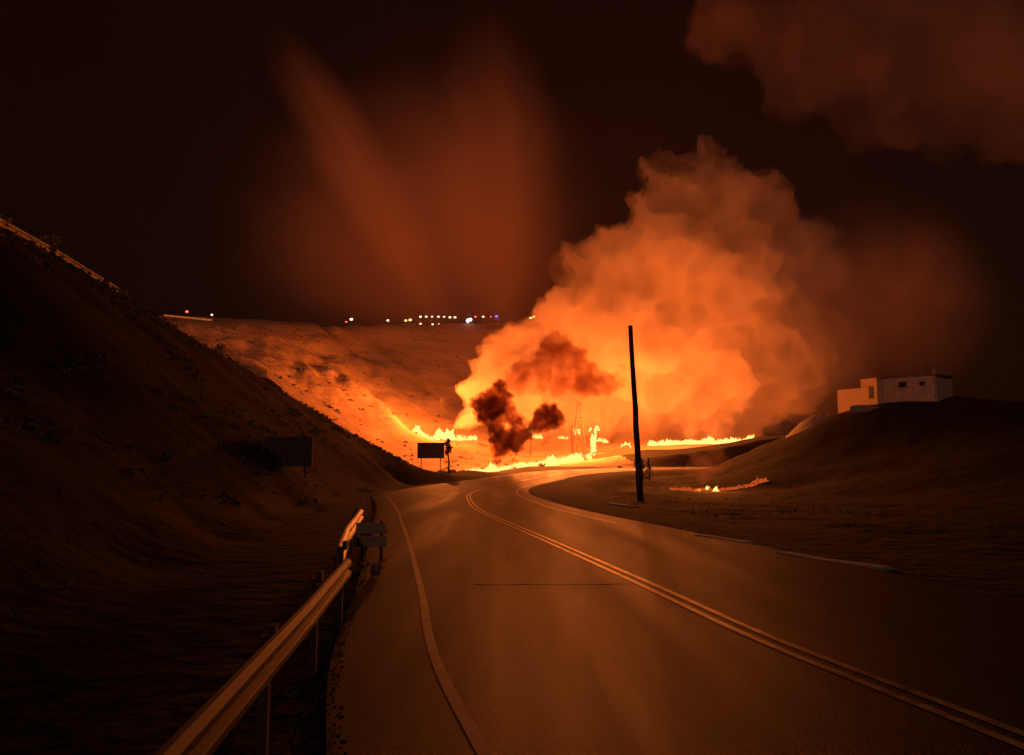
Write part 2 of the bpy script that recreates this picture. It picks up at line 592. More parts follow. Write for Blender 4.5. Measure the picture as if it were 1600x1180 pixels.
# tar seam across the lane
bm = bmesh.new()
row = []
for k in range(25):
    x = -0.6 + k * 0.105
    y = 11.9 + 0.06 * noise.noise(Vector((x * 2, 0, 0))) + 0.02 * k * 0.1
    w = 0.022 + 0.02 * noise.noise(Vector((x * 3, 5, 0)))
    row.append((bm.verts.new((x, y - w, rz(y) + 0.007)), bm.verts.new((x, y + w, rz(y) + 0.007))))
for a_, b_ in zip(row[:-1], row[1:]):
    bm.faces.new((a_[0], b_[0], b_[1], a_[1]))
tag(obj('tar_seam', bm, M_tar), kind='structure')

# ---------------------------------------------------------------- guardrails
W_PROF = [(0.0, 0.31), (0.03, 0.30), (0.08, 0.26), (0.08, 0.21), (0.02, 0.17), (0.02, 0.14), (0.08, 0.10), (0.08, 0.05), (0.03, 0.01), (0.0, 0.0)]


def guardrail(path, label, ground=True, h=0.44, step=2.0, group=None, twist_end=False, side=1, m=M_dim_steel, scale=1.0, split=None):
    base = Vector(path[0])
    t = empty('guardrail', base, 0, label, 'guardrail', group)
    pts = []
    for a_, b_ in zip(path[:-1], path[1:]):
        a_, b_ = Vector(a_), Vector(b_)
        n = max(1, int((b_ - a_).length / 0.8))
        pts += [a_.lerp(b_, k / n) for k in range(n)]
    pts.append(Vector(path[-1]))
    segs = split or [(0.0, 1.0)]
    prof = [(p[0] * side * scale, p[1] * scale + h) for p in W_PROF] + [(p[0] * side * scale - 0.006 * side, p[1] * scale + h) for p in reversed(W_PROF)]
    for s0, s1 in segs:
        sub = pts[int(s0 * (len(pts) - 1)):int(s1 * (len(pts) - 1)) + 1]
        if len(sub) < 2: continue
        bm = bmesh.new()
        prof_sweep(bm, [p - base for p in sub], prof, close=True)
        obj('beam', bm, m, t)
    L = 0.0
    nxt = 0.3
    for a_, b_ in zip(pts[:-1], pts[1:]):
        L += (b_ - a_).length
        if L >= nxt:
            nxt += step
            bm = bmesh.new()
            d = (b_ - a_).normalized()
            sd = Vector((d.y, -d.x, 0)) * side
            p = b_ - base - sd * 0.07
            ph = h + 0.04 * scale
            box(bm, (p.x, p.y, (ph - 0.5) / 2), (0.08, 0.06, ph + 0.5), math.atan2(d.y, d.x))
            box(bm, (p.x + sd.x * 0.045, p.y + sd.y * 0.045, h + 0.06 * scale), (0.10, 0.05, 0.10), math.atan2(d.y, d.x))
            obj('post', bm, M_wood, t)
    return t


def rp(x, y):
    return (x, y, rz(y))


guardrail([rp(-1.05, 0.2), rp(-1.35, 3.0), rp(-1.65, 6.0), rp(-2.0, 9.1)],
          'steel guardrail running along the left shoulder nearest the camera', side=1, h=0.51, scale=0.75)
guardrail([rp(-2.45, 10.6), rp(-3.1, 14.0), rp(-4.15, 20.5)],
          'short steel guardrail beyond the gap, its far end lit orange', side=1, m=M_lit_steel)

# barricade on the left shoulder
bp_ = Vector((-2.72, 14.6, rz(14.6)))
t = empty('road_barricade', bp_, R(-4), 'low barricade with two pale boards beside the left guardrail', 'barricade')
for z in (0.42, 0.68):
    bm = bmesh.new(); box(bm, (-0.02, 0, z), (0.60, 0.03, 0.20), 0, 0.004); obj('board', bm, M_board, t)
for x in (-0.2, 0.17):
    bm = bmesh.new(); box(bm, (x, 0.045, 0.41), (0.05, 0.05, 0.82)); obj('leg', bm, M_wood, t)
    bm = bmesh.new(); box(bm, (x, 0.02, 0.03), (0.07, 0.5, 0.06)); obj('foot', bm, M_wood, t)
bm = bmesh.new()
box(bm, (0, 0, 0.11), (0.16, 0.10, 0.22), 0.3, 0.03)
o = obj('marker_block', bm, M_board)
o.location = (-2.36, 13.0, rz(13.0))
tag(o, 'small pale block on the shoulder in front of the barricade', 'block')

# upper road rail on the embankment crest
cr = [P(px, py - 3, d) for px, py, d in CREST[1:7]]
for p in cr: p.z = H(p.x, p.y) + 0.05
ur = [tuple(p) for p in cr]
guardrail(ur[:4], 'pale rail in broken lengths along the crest of the left embankment', h=0.02, step=3.2, side=1, m=M_lit_steel, scale=1.6,
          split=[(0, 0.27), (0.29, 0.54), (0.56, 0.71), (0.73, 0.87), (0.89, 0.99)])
# level rail further on, at the canyon rim
q0, q1 = P(255, 497, 186), P(332, 499, 200)
for q in (q0, q1): q.z = H(q.x, q.y) + 0.1
guardrail([tuple(q0), tuple(q1)], 'level rail at the canyon rim above the lit rock', h=0.8, step=4.5, side=1, scale=1.6, m=M_lit_steel)


# ---------------------------------------------------------------- plants
def leaf_cloud(bm, rng, centre, rad, n, size):
    for _ in range(n):
        while True:
            v = Vector((rng.uniform(-1, 1), rng.uniform(-1, 1), rng.uniform(-1, 1)))
            if v.length < 1: break
        c = Vector(centre) + Vector((v.x * rad[0], v.y * rad[1], v.z * rad[2]))
        a = Vector((rng.gauss(0, 1), rng.gauss(0, 1), rng.gauss(0, 1))).normalized()
        b = a.orthogonal().normalized()
        s = size * rng.uniform(0.6, 1.4)
        vs = [bm.verts.new(c + a * s), bm.verts.new(c + b * s * 0.5), bm.verts.new(c - a * s), bm.verts.new(c - b * s * 0.5)]
        bm.faces.new(vs)


def tree(name, loc, h, w, label, cat='tree', cone=False, seed=1, trunk_h=0.35, group=None, n=420):
    rng = random.Random(seed)
    t = empty(name, loc, 0, label, cat, group)
    bm = bmesh.new()
    tube(bm, [(0, 0, -0.3), (0.03 * h, 0, h * 0.3), (0, 0.02 * h, h * 0.6), (0, 0, h * 0.92)], [h * 0.035, h * 0.028, h * 0.018, h * 0.006], 7)
    for k in range(7):
        a = rng.uniform(0, math.tau); z0 = h * rng.uniform(trunk_h, 0.75)
        tube(bm, [(0, 0, z0), (math.cos(a) * w * 0.3, math.sin(a) * w * 0.3, z0 + h * 0.12)], [h * 0.012, h * 0.004], 5)
    obj('trunk', bm, M_bark, t)
    bm = bmesh.new()
    for k in range(16):
        z = h * (trunk_h + (1 - trunk_h) * (k + 0.5) / 16)
        f = (1 - (z / h - trunk_h) / (1 - trunk_h)) if cone else math.sin(math.pi * min(0.95, 0.12 + 0.86 * (z / h - trunk_h) / (1 - trunk_h)))
        a = rng.uniform(0, math.tau)
        rr = w * 0.5 * max(f, 0.08)
        leaf_cloud(bm, rng, (math.cos(a) * rr * 0.5, math.sin(a) * rr * 0.5, z), (rr * 0.62, rr * 0.62, h * 0.06), n // 16, h * 0.035)
    obj('crown', bm, M_leaf, t)
    return t


def bush(name, loc, h, w, label, seed, group=None, m=M_leaf, n=160):
    rng = random.Random(seed)
    bm = bmesh.new()
    for k in range(6):
        a = k * math.tau / 6 + rng.uniform(-0.4, 0.4)
        r = w * 0.4 * rng.uniform(0.3, 1)
        tube(bm, [(0, 0, -0.1), (math.cos(a) * r, math.sin(a) * r, h * rng.uniform(0.6, 1.0))], [h * 0.03, h * 0.008], 5)
        leaf_cloud(bm, rng, (math.cos(a) * r * 0.8, math.sin(a) * r * 0.8, h * rng.uniform(0.4, 0.75)), (w * 0.25, w * 0.25, h * 0.28), n // 6, h * 0.09)
    o = obj(name, bm, m)
    o.location = loc
    return tag(o, label, 'bush', group)


def on(px, py, d):
    p = P(px, py, d)
    p.z = H(p.x, p.y)
    return p


M_pale = tex_mat("pale_dry_brush", (0.28, 0.22, 0.12), (0.45, 0.36, 0.2), 2.0, 0.9, 0.0)
for k, (px, d, h, w, lb) in enumerate([
        (4, 38.5, 1.0, 0.9, 'pale dry bush by the rail at the left edge of the picture'),
        (76, 43.5, 1.25, 1.5, 'largest pale dry bush on the embankment rail'),
        (193, 54.4, 0.9, 0.9, 'pale dry bush where the embankment rail ends'),
        (228, 58, 0.5, 0.6, 'tiny pale tuft on the crest right of the rail'),
        (345, 71.4, 1.2, 1.5, 'yellowish bush on the crest against the glowing slope')]):
    pc = P(px, 358 + (px) * 0.568, d)
    pc.z = H(pc.x, pc.y)
    bush('dry_bush', pc, h, w, lb, 40 + k, 'bushes on the embankment crest', M_pale)

rng = random.Random(5)
# scrub on the canyon wall: a scatter nobody could count
bm = bmesh.new()
sp = []
for _ in range(420):
    px, d = rng.uniform(300, 860), rng.uniform(150, 320)
    x = (px - 800) / F * d
    sp.append((x, d))
hh = heights(sp)
for (x, y), z in zip(sp, hh):
    s = rng.uniform(0.3, 0.8)
    leaf_cloud(bm, rng, (x, y, z + s * 0.3), (s, s, s * 0.5), 9, s * 0.5)
tag(obj('scrub', bm, M_leaf), 'low dry scrub scattered over the lit canyon slope', 'scrub', kind='stuff')
bm = bmesh.new()
sp = []
for _ in range(16000):
    y = rng.uniform(6, 150)
    x = rng.uniform(-0.2 * y - 16, 0.75 * y + 10)
    dmin = min((x - c[0]) ** 2 + (y - c[1]) ** 2 for c in cl[::3])
    if dmin < (8.0 + (3 if y > 45 else 0)) ** 2: continue
    if noise.noise(Vector((x * 0.16, y * 0.16, 2.0))) + 0.5 * noise.noise(Vector((x * 0.6, y * 0.6, 5.0))) < 0.12: continue
    sp.append((x, y))
hh = heights(sp)
for (x, y), z in zip(sp, hh):
    s = rng.uniform(0.05, 0.2) * rng.uniform(0.6, 1.3)
    for k in range(7):
        a = rng.uniform(0, math.tau)
        b = Vector((math.cos(a), math.sin(a), 0)) * s * 0.5
        c = Vector((x, y, z))
        vs = [bm.verts.new(c - b * 0.15), bm.verts.new(c + Vector((b.y, -b.x, 0)) * 0.2), bm.verts.new(c + b + Vector((0, 0, s * rng.uniform(0.7, 1.4))))]
        bm.faces.new(vs)
tag(obj('dry_grass', bm, M_leaf), 'sparse dry grass tufts on the dark verges', 'grass', kind='stuff')


# brush on the embankment, ragged along its crest
bm = bmesh.new()
sp = []
for _ in range(2600):
    y = rng.uniform(14, 112)
    cx_ = float(np.interp(y, ex[order, 1], ex[order, 0]))
    toe_x = -8.0 - 0.055 * y
    u = rng.random() ** 0.6
    x = toe_x + (cx_ - 0.5 - toe_x) * u
    if u < 0.95 and noise.noise(Vector((x * 0.25, y * 0.12, 7.0))) < 0.05: continue
    sp.append((x, y))
hh = heights(sp)
for (x, y), z in zip(sp, hh):
    s = rng.uniform(0.1, 0.34)
    leaf_cloud(bm, rng, (x, y, z + s * 0.35), (s, s, s * 0.6), 7, s * 0.45)
tag(obj('brush', bm, M_leaf), 'low dark brush scattered over the left embankment', 'brush', kind='stuff')
# loose gravel along both edges of the asphalt
bm = bmesh.new()
sp = []
for _ in range(3200):
    i = rng.randrange(20, len(cl) - 60)
    left = rng.random() < 0.6
    y_ = cl[i][1]
    if y_ < 2 or y_ > 70: continue
    d_ = (-lw(y_) - 1.0 - abs(rng.gauss(0, 0.25)) + 0.12) if left else (4.5 + abs(rng.gauss(0, 0.35)))
    a_ = off(i, d_)
    b_ = off(i + 1, d_)
    u = rng.random()
    sp.append((a_[0] + (b_[0] - a_[0]) * u, a_[1] + (b_[1] - a_[1]) * u))
for (x, y) in sp:
    s = rng.uniform(0.006, 0.024)
    z = rz(y) + s * 0.2
    vs = [bm.verts.new((x + s * rng.uniform(.6, 1.2) * q[0], y + s * rng.uniform(.6, 1.2) * q[1], z + s * 0.8 * q[2])) for q in ((1, 0, 0), (0, 1, 0), (-1, 0, 0), (0, -1, 0), (0, 0, 1), (0, 0, -1))]
    for k in range(4):
        bm.faces.new((vs[k], vs[(k + 1) % 4], vs[4]))
        bm.faces.new((vs[(k + 1) % 4], vs[k], vs[5]))
tag(obj('gravel', bm, M_gravel), 'loose gravel along the edges of the asphalt', 'gravel', kind='stuff')


# ---------------------------------------------------------------- poles, signs, trees by the bend
pb = on(1000, 780, 46)
t = empty('utility_pole', pb, 0, 'tall bare wooden pole leaning left at the right of the bend', 'pole')
bm = bmesh.new()
path = []
for px, py, rr in [(1001, 788, 0.21), (998, 740, 0.2), (996, 700, 0.185), (993.5, 665, 0.175), (993, 640, 0.17), (989.5, 590, 0.155), (987, 550, 0.145), (985, 511, 0.135)]:
    p = P(px, py, 46)
    path.append((p - pb, rr))
tube(bm, [p for p, _ in path], [r for _, r in path], 14)
pole = obj('shaft', bm, M_wood, t, smooth=True)
bm = bmesh.new()
top = path[-1][0]
tube(bm, [top + Vector((0, 0, -0.01)), top + Vector((0, 0, 0.09))], [0.15, 0.11], 12)
obj('cap', bm, M_darksteel, t)
for zz in (1.6, 2.0):
    bm = bmesh.new()
    tube(bm, [(0.16, -0.02, zz), (0.16, -0.02, zz + 0.16)], 0.03, 8)
    c = path[0][0]
tree('pointed_shrub', on(1014, 722, 118), 3.4, 2.2, 'small pointed conifer right of the tall wooden pole', cone=True, seed=3, trunk_h=0.12)
tree('pointed_shrub', on(1003, 722, 116), 3.6, 2.4, 'pointed conifer touching the foot of the tall pole', cone=True, seed=8, trunk_h=0.12)


def signboard(loc, w, h, ph, label, m, rz_=0.0, legs=(-0.36, 0.36)):
    t = empty('billboard', loc, rz_, label, 'sign')
    bm = bmesh.new(); box(bm, (0, 0, ph + h / 2), (w, 0.08, h), 0, 0.01); obj('panel', bm, m, t)
    bm = bmesh.new()
    for z in (0.0, h):
        box(bm, (0, -0.055, ph + z), (w + 0.06, 0.03, 0.09))
    for x in (-w / 2, w / 2):
        box(bm, (x, -0.055, ph + h / 2), (0.09, 0.03, h - 0.09))
    obj('frame', bm, M_darksteel, t)
    for x in legs:
        bm = bmesh.new(); tube(bm, [(x * w, 0.1, -0.4), (x * w, 0.1, ph + h * 0.9)], 0.035 * w ** 0.5, 8); obj('leg', bm, M_darksteel, t)
    bm = bmesh.new()
    for z in (0.25, 0.75):
        box(bm, (0, 0.065, ph + h * z), (w * 0.96, 0.04, 0.08))
    obj('brace', bm, M_darksteel, t)
    return t


b0 = on(673, 735, 128)
top = P(673, 692, 128).z; bot = P(673, 716, 128).z
signboard(b0, 41 / F * 128, top - bot, bot - b0.z, 'dark rectangular billboard on two legs before the fires', M_sign, R(3))
b1 = on(449, 760, 40)
top = P(449, 684, 40).z; bot = P(449, 728, 40).z
signboard(b1, 72 / F * 40, top - bot, bot - b1.z, 'unlit dark signboard on the shaded left embankment', M_sign, R(5))
tree('small_tree', on(700, 736, 126), P(700, 687, 126).z - on(700, 736, 126).z, 1.7, 'thin small tree with a rounded pointed crown beside the billboard', seed=11, trunk_h=0.58)
# delineator posts in the dark at left
for px, py, d, lb in [(415, 792, 33, 'short pale marker post in the dark left verge'), (492, 800, 30, 'bluish marker post nearer the left guardrail end')]:
    p = on(px, py, d)
    t = empty('marker_post', p, 0.3, lb, 'post')
    bm = bmesh.new(); box(bm, (0, 0, 0.3), (0.12, 0.07, 1.0), 0, 0.01); obj('shaft', bm, M_board, t)
    bm = bmesh.new(); box(bm, (0, -0.042, 0.68), (0.09, 0.012, 0.14)); obj('reflector', bm, M_dim_steel, t)

# stones and rubble near the billboard
rng = random.Random(9)


def rock(name, loc, s, seed, label=None, cat='rock', m=M_stone, group=None, sc3=(1, 0.8, 0.6)):
    bm = bmesh.new()
    bmesh.ops.create_icosphere(bm, subdivisions=3, radius=1)
    for v in bm.verts:
        n = noise.fractal(v.co * 1.3 + Vector((seed * 3.1, 0, 0)), 1, 2, 4)
        v.co *= 1 + 0.35 * n
        v.co = Vector((v.co.x * s * sc3[0], v.co.y * s * sc3[1], v.co.z * s * sc3[2]))
    o = obj(name, bm, m, smooth=False)
    o.location = loc
    return tag(o, label, cat, group)


for k, (px, py, d, s, lb) in enumerate([(645, 738, 122, 0.9, 'pale stone left of the billboard legs'), (660, 737, 123, 0.7, 'pale stone under the billboard'),
                                        (690, 732, 130, 0.9, 'lit stone between billboard and small tree'), (706, 731, 131, 0.8, 'lit stone right of the small tree'),
                                        (968, 722, 150, 0.5, 'small pale stone left of the tall pole on the verge'),
                                        (988, 802, 38.6, 0.16, 'small pale stone on the verge below the tall pole'),
                                        (694, 738, 123, 0.6, 'pale stone at the foot of the small tree')]):
    p = on(px, py, d)
    rock('stone', p + Vector((0, 0, s * 0.2)), s, k, lb, 'stone', group='stones on the verge')

# low kerbs on the right verge
def kerb(pts, label, h=0.09):
    ps = [Vector(p) for p in pts]
    bm = bmesh.new()
    prof_sweep(bm, [p - ps[0] for p in ps], [(-0.2, -0.3), (-0.2, h - 0.03), (-0.15, h), (0.15, h), (0.2, h - 0.03), (0.2, -0.3)], close=True)
    o = obj('concrete_kerb', bm, M_concrete)
    o.location = ps[0]
    tag(o, label, 'kerb', 'kerb pieces on the right verge')


def kp(px, py):
    # on the road plane
    u, v = (px - 800) / F, (590 - py) / F
    c, s = math.cos(PITCH), math.sin(PITCH)
    dy, dz = c - v * s, s + v * c
    tt = -1.8 / (dz + 0.0385 * dy)
    x, y = u * tt, dy * tt
    return (x, y, H(x, y) - 0.02)


kerb([kp(951, 786), kp(968, 789), kp(992, 792)], 'short lit length of low concrete kerb below the tall pole')
kerb([kp(1095, 838), kp(1130, 843), kp(1170, 850)], 'middle length of dim concrete kerb on the right verge')
kerb([kp(1225, 866), kp(1290, 877), kp(1385, 890)], 'nearest and longest dim concrete kerb at the right')

# lit earth bank on the right skyline
pts_ = [(1232, 684, 128, 0.7), (1245, 675, 126, 1.5), (1258, 665, 124, 1.9), (1272, 657, 122, 2.0), (1284, 652, 121, 1.7)]
bm = bmesh.new()
pts2 = [P(a, b, d) for a, b, d, _ in pts_]
base = pts2[0].copy()
rings = []
for (a, b, d, s), p in zip(pts_, pts2):
    ring = []
    for k in range(18):
        th = k * math.tau / 18
        q = p - base + Vector((math.cos(th) * s * 0.9, math.sin(th) * 1.6, -0.4 + math.sin(th + 0.8) * s * 0.75))
        q += Vector((1, 0, 1)) * 0.25 * noise.noise(q * 0.9)
        ring.append(bm.verts.new(q))
    rings.append(ring)
for a_, b_ in zip(rings[:-1], rings[1:]):
    for k in range(18):
        bm.faces.new((a_[k], a_[(k + 1) % 18], b_[(k + 1) % 18], b_[k]))
bm.faces.new(rings[0]); bm.faces.new(rings[-1])
o = obj('earth_bank', bm, M_stone, smooth=True)
o.location = base
tag(o, 'fire-lit sloping mound of earth on the right skyline', 'earth bank')

# ---------------------------------------------------------------- building on the right
D = 112.0
s_ = D / F
bl = P(1380, 617, D)
hb = Vector((bl.x, bl.y, H(P(1430, 617, D).x, D) - 0.1))
zt = P(1430, 591, D).z - hb.z
t = empty('building', hb, R(-50), 'low flat-roofed pale building with an ochre end block on the right hill', 'building')
Lm = 7.5
bm = bmesh.new()
box(bm, (Lm / 2, 3.0, zt / 2 - 0.5), (Lm, 6.0, zt + 1.0))
w_ = obj('wall', bm, M_plaster, t)
bm = bmesh.new(); box(bm, (Lm / 2 + 0.05, 2.95, zt + 0.08), (Lm + 0.5, 6.3, 0.16), 0, 0.02)
rf = obj('roof', bm, M_roof, t)
bm = bmesh.new(); box(bm, (Lm - 0.6, 1.2, zt + 0.61), (0.45, 0.45, 0.9)); obj('chimney', bm, M_plaster, rf)
bm = bmesh.new(); box(bm, (Lm - 0.6, 1.2, zt + 1.11), (0.7, 0.7, 0.09)); obj('chimney_cap', bm, M_roof, rf)
for x, ww, hh_ in [(2.9, 1.1, 0.8), (5.6, 0.7, 0.6)]:
    bm = bmesh.new()
    for (cx, cz, sx, sz) in [(x, zt * 0.62 + hh_ / 2, ww + .12, .07), (x, zt * 0.62 - hh_ / 2, ww + .12, .07), (x - ww / 2, zt * 0.62, .07, hh_ - 0.07), (x + ww / 2, zt * 0.62, .07, hh_ - 0.07)]:
        box(bm, (cx, -0.03, cz), (sx, 0.06, sz))
    fr = obj('window', bm, M_roof, t)
    bm = bmesh.new(); box(bm, (x, -0.012, zt * 0.62), (ww - 0.07, 0.02, hh_ - 0.07)); obj('pane', bm, M_dark, fr)
bm = bmesh.new(); box(bm, (1.2, -0.025, 0.95), (0.9, 0.05, 2.1)); d1 = obj('door', bm, M_ochre, t)
bm = bmesh.new(); box(bm, (1.5, -0.07, 0.95), (0.05, 0.04, 0.18)); obj('handle', bm, M_dim_steel, d1)
bm = bmesh.new(); tube(bm, [(Lm - 0.15, -0.08, -0.3), (Lm - 0.15, -0.08, zt - 0.05)], 0.05, 7); obj('downpipe', bm, M_darksteel, t)
bm = bmesh.new(); tube(bm, [(Lm - 1.6, 1.0, zt + 0.16), (Lm - 1.6, 1.0, zt + 1.5)], 0.03, 6)
for k in range(4): tube(bm, [(Lm - 1.95, 1.0, zt + 0.9 + k * 0.17), (Lm - 1.25, 1.0, zt + 0.9 + k * 0.17)], 0.02, 5)
obj('antenna', bm, M_dim_steel, t)
# recessed dark link and the ochre end block turned to the fire
bm = bmesh.new(); box(bm, (-0.35, 2.6, zt / 2 - 0.5), (0.68, 4.0, zt + 0.9)); obj('link_wall', bm, M_roof, t)
zl = P(1345, 604, D).z - hb.z
zh = P(1360, 592, D).z - hb.z


def turned(bm, m, nm, par):
    """the end block stands turned towards the fires"""
    iv = Matrix.Rotation(R(50), 3, 'Z') @ Matrix.Rotation(R(-72), 3, 'Z')
    o_ = Vector((-(1380 - 1370) * s_, 0.2, 0))
    o_ = Matrix.Rotation(R(50), 3, 'Z') @ o_
    for v in bm.verts: v.co = iv @ v.co + o_
    return obj(nm, bm, m, par)


bm = bmesh.new(); box(bm, (-5.6, 2.0, (zl - 2.6) / 2), (5.2, 3.8, zl + 2.6)); turned(bm, M_ochre, 'low_wing', t)
bm = bmesh.new(); box(bm, (-1.4, 2.2, (zh - 1.6) / 2), (3.2, 4.4, zh + 1.6)); turned(bm, M_ochre, 'end_block', t)
bm = bmesh.new(); box(bm, (-1.4, 2.2, zh + 0.08), (3.4, 4.6, 0.14)); turned(bm, M_ochre, 'block_cap', t)
bm = bmesh.new(); box(bm, (-1.0, -0.03, 0.95), (0.8, 0.06, 1.9)); d_ = turned(bm, M_roof, 'door', t)
bm = bmesh.new(); box(bm, (-0.72, -0.09, 0.95), (0.05, 0.05, 0.16)); turned(bm, M_dim_steel, 'handle', d_)
p = P(1350, 633, 110)
rock('stone', Vector((p.x, p.y, H(p.x, p.y) + 0.1)), 1.4, 31, 'fire-lit outcrop at the foot of the ochre end block', 'rock', sc3=(1.6, 0.8, 0.5))

# ---------------------------------------------------------------- lattice tower in the smoke
pt = on(905, 712, 182)
ht = P(905, 628, 182).z - pt.z
t = empty('lattice_tower', pt, R(12), 'reddish steel lattice tower standing in the burning smoke', 'tower')
wb, wt = 3.0, 0.7
for sx in (-1, 1):
    for sy in (-1, 1):
        bm = bmesh.new()
        tube(bm, [(sx * wb / 2, sy * wb / 2, -0.5), (sx * wt / 2, sy * wt / 2, ht)], [0.14, 0.09], 6)
        obj('leg', bm, M_red, t)
bm = bmesh.new()
nl = 7
for k in range(nl):
    z0, z1 = ht * k / nl, ht * (k + 1) / nl
    w0, w1 = (wb + (wt - wb) * k / nl) / 2, (wb + (wt - wb) * (k + 1) / nl) / 2
    for q in range(4):
        c = [(-1, -1), (1, -1), (1, 1), (-1, 1)]
        a_, b_ = c[q], c[(q + 1) % 4]
        tube(bm, [(a_[0] * w0, a_[1] * w0, z0), (b_[0] * w1, b_[1] * w1, z1)], 0.05, 5)
        tube(bm, [(b_[0] * w0, b_[1] * w0, z0), (a_[0] * w1, a_[1] * w1, z1)], 0.05, 5)
        tube(bm, [(a_[0] * w1, a_[1] * w1, z1), (b_[0] * w1, b_[1] * w1, z1)], 0.05, 5)
obj('bracing', bm, M_red, t)
for z in (0.72, 0.88):
    bm = bmesh.new(); tube(bm, [(-1.8, 0, ht * z), (1.8, 0, ht * z)], 0.09, 6); obj('cross_arm', bm, M_red, t)


# ---------------------------------------------------------------- fires
def tongues(items, seed):
    """items: (x, y, z, height, width); returns a mesh of leaning, tapering flame tongues with a heat attribute"""
    rng = random.Random(seed)
    V, Fc, heat = [], [], []
    for (x, y, z, h, w) in items:
        n, m = 7, 7
        ph = rng.uniform(0, 9)
        lean = Vector((rng.uniform(-0.25, 0.3) * h, rng.uniform(-0.15, 0.15) * h, 0))
        b0 = len(V)
        for i in range(m + 1):
            t_ = i / m
            r = w * 0.5 * (math.sin(math.pi * min(1, (t_ * 0.8 + 0.24))) ** 0.8) * (1 - t_ ** 3) + 0.004
            c = Vector((x, y, z - 0.12 * h)) + lean * t_ * t_ + Vector((math.sin(ph + t_ * 5) * w * 0.22 * t_, math.cos(ph + t_ * 4) * w * 0.15 * t_, h * 1.12 * t_))
            for k in range(n):
                a = k * math.tau / n + t_ * 1.5
                rr = r * (1 + 0.25 * math.sin(a * 2 + ph + t_ * 6))
                V.append((c.x + math.cos(a) * rr, c.y + math.sin(a) * rr, c.z))
                heat.append(max(0.0, 1 - t_ * 1.05))
        for i in range(m):
            for k in range(n):
                a0, a1 = b0 + i * n + k, b0 + i * n + (k + 1) % n
                Fc.append((a0, a1, a1 + n, a0 + n))
        Fc.append(tuple(b0 + m * n + k for k in range(n)))
    me = bpy.data.meshes.new('flames')
    me.from_pydata(V, [], Fc)
    at = me.attributes.new('heat', 'FLOAT', 'POINT')
    at.data.foreach_set('value', heat)
    me.update()
    return me


FIRE_COL = (1.0, 0.20, 0.030)


def fire_light(name, loc, power, r=0.4, col=FIRE_COL):
    l = bpy.data.lights.new(name, 'POINT')
    l.energy = power
    l.color = col
    l.shadow_soft_size = r
    o = bpy.data.objects.new(name, l)
    o.location = loc
    sc.collection.objects.link(o)
    return o


def fire(px, py, d, wpx, hpx, label, m=M_flame, n=9, seed=0, name='fire', group=None, stuff=False, lift=0.0, snap=True, hvar=0.5, slope=0.0):
    """a patch of flames wpx wide and hpx tall as the photograph shows it, standing on the ground there"""
    rng = random.Random(seed * 7 + 1)
    s = d / F
    c = P(px, py, d)
    if snap and not lift: c.z = H(c.x, c.y)
    items = []
    cand = []
    for k in range(n):
        u = rng.uniform(-0.5, 0.5)
        x = c.x + u * wpx * s
        y = c.y + rng.uniform(-0.5, 0.5) * min(wpx * s * 0.4, 3.0)
        cand.append((x, y, u))
    hs = heights([(a[0], a[1]) for a in cand]) if snap and not lift else [c.z] * n
    for (x, y, u), z in zip(cand, hs):
        hh_ = hpx * s * rng.uniform(1 - hvar, 1.0) * (1 - 0.6 * (2 * abs(u)) ** 2 if not stuff else 1)
        ww = hh_ * rng.uniform(0.5, 1.1)
        items.append((x - c.x, y - c.y, z - c.z, hh_, ww))
    o = obj(name, tongues(items, seed), m, smooth=True)
    o.location = c
    tag(o, label, 'fire', group, 'stuff' if stuff else None)
    return o


G = 'separate fires burning in the valley'
# terrace fires at the left (depth about 225)
fire(655, 683, 224, 15, 24, 'tall white-hot fire leftmost on the terrace above the billboard', M_hot, 16, 1, group=G)
fire(662, 683, 223, 24, 8, 'low white-hot flames along the foot of the leftmost terrace fire', M_hot, 20, 2, group=G)
fire(673, 683, 225, 7, 10, 'small flame between the two tallest terrace fires', M_flame, 5, 3, group=G)
fire(687, 683, 226, 8, 21, 'narrow upright white fire on the terrace above the billboard', M_hot, 8, 4, group=G)
fire(702, 683, 227, 14, 21, 'broad round white fire third along the terrace', M_hot, 16, 5, group=G)
fire(722, 684, 229, 20, 10, 'yellow low flames right of the broad terrace fire', M_flame, 14, 6, group=G)
fire(743, 684, 231, 5, 7, 'single small flame at the right end of the terrace', M_hot, 4, 7, group=G)
# fire by the bend
fire(770, 729, 146, 15, 17, 'bright dome-shaped fire at the edge of the road bend', M_hot, 26, 8, group=G, hvar=0.35)
for k in range(1):
    pass


def fireline(p0, p1, d0, d1, n, hpx, label, m, seed, name='fire_line', jit=1.2, cat='fire'):
    rng = random.Random(seed)
    cand = []
    for k in range(n):
        u = rng.random()
        dd = d0 + (d1 - d0) * u
        px = p0 + (p1 - p0) * u
        x = (px - 800) / F * dd
        cand.append((x + rng.uniform(-jit, jit) * 0.3, dd + rng.uniform(-jit, jit), u, dd))
    hs = heights([(a[0], a[1]) for a in cand])
    c = Vector((cand[0][0], cand[0][1], float(hs[0])))
    items = []
    for (x, y, u, dd), z in zip(cand, hs):
        e = 0.45 + 0.75 * abs(noise.noise(Vector((u * 14, seed, 0)))) * 1.6
        hh_ = hpx * dd / F * e * rng.uniform(0.5, 1.1)
        items.append((x - c.x, y - c.y, z - c.z, hh_, hh_ * rng.uniform(0.5, 1.3)))
    o = obj(name, tongues(items, seed), m, smooth=True)
    o.location = c
    tag(o, label, cat, kind='stuff')
    return o


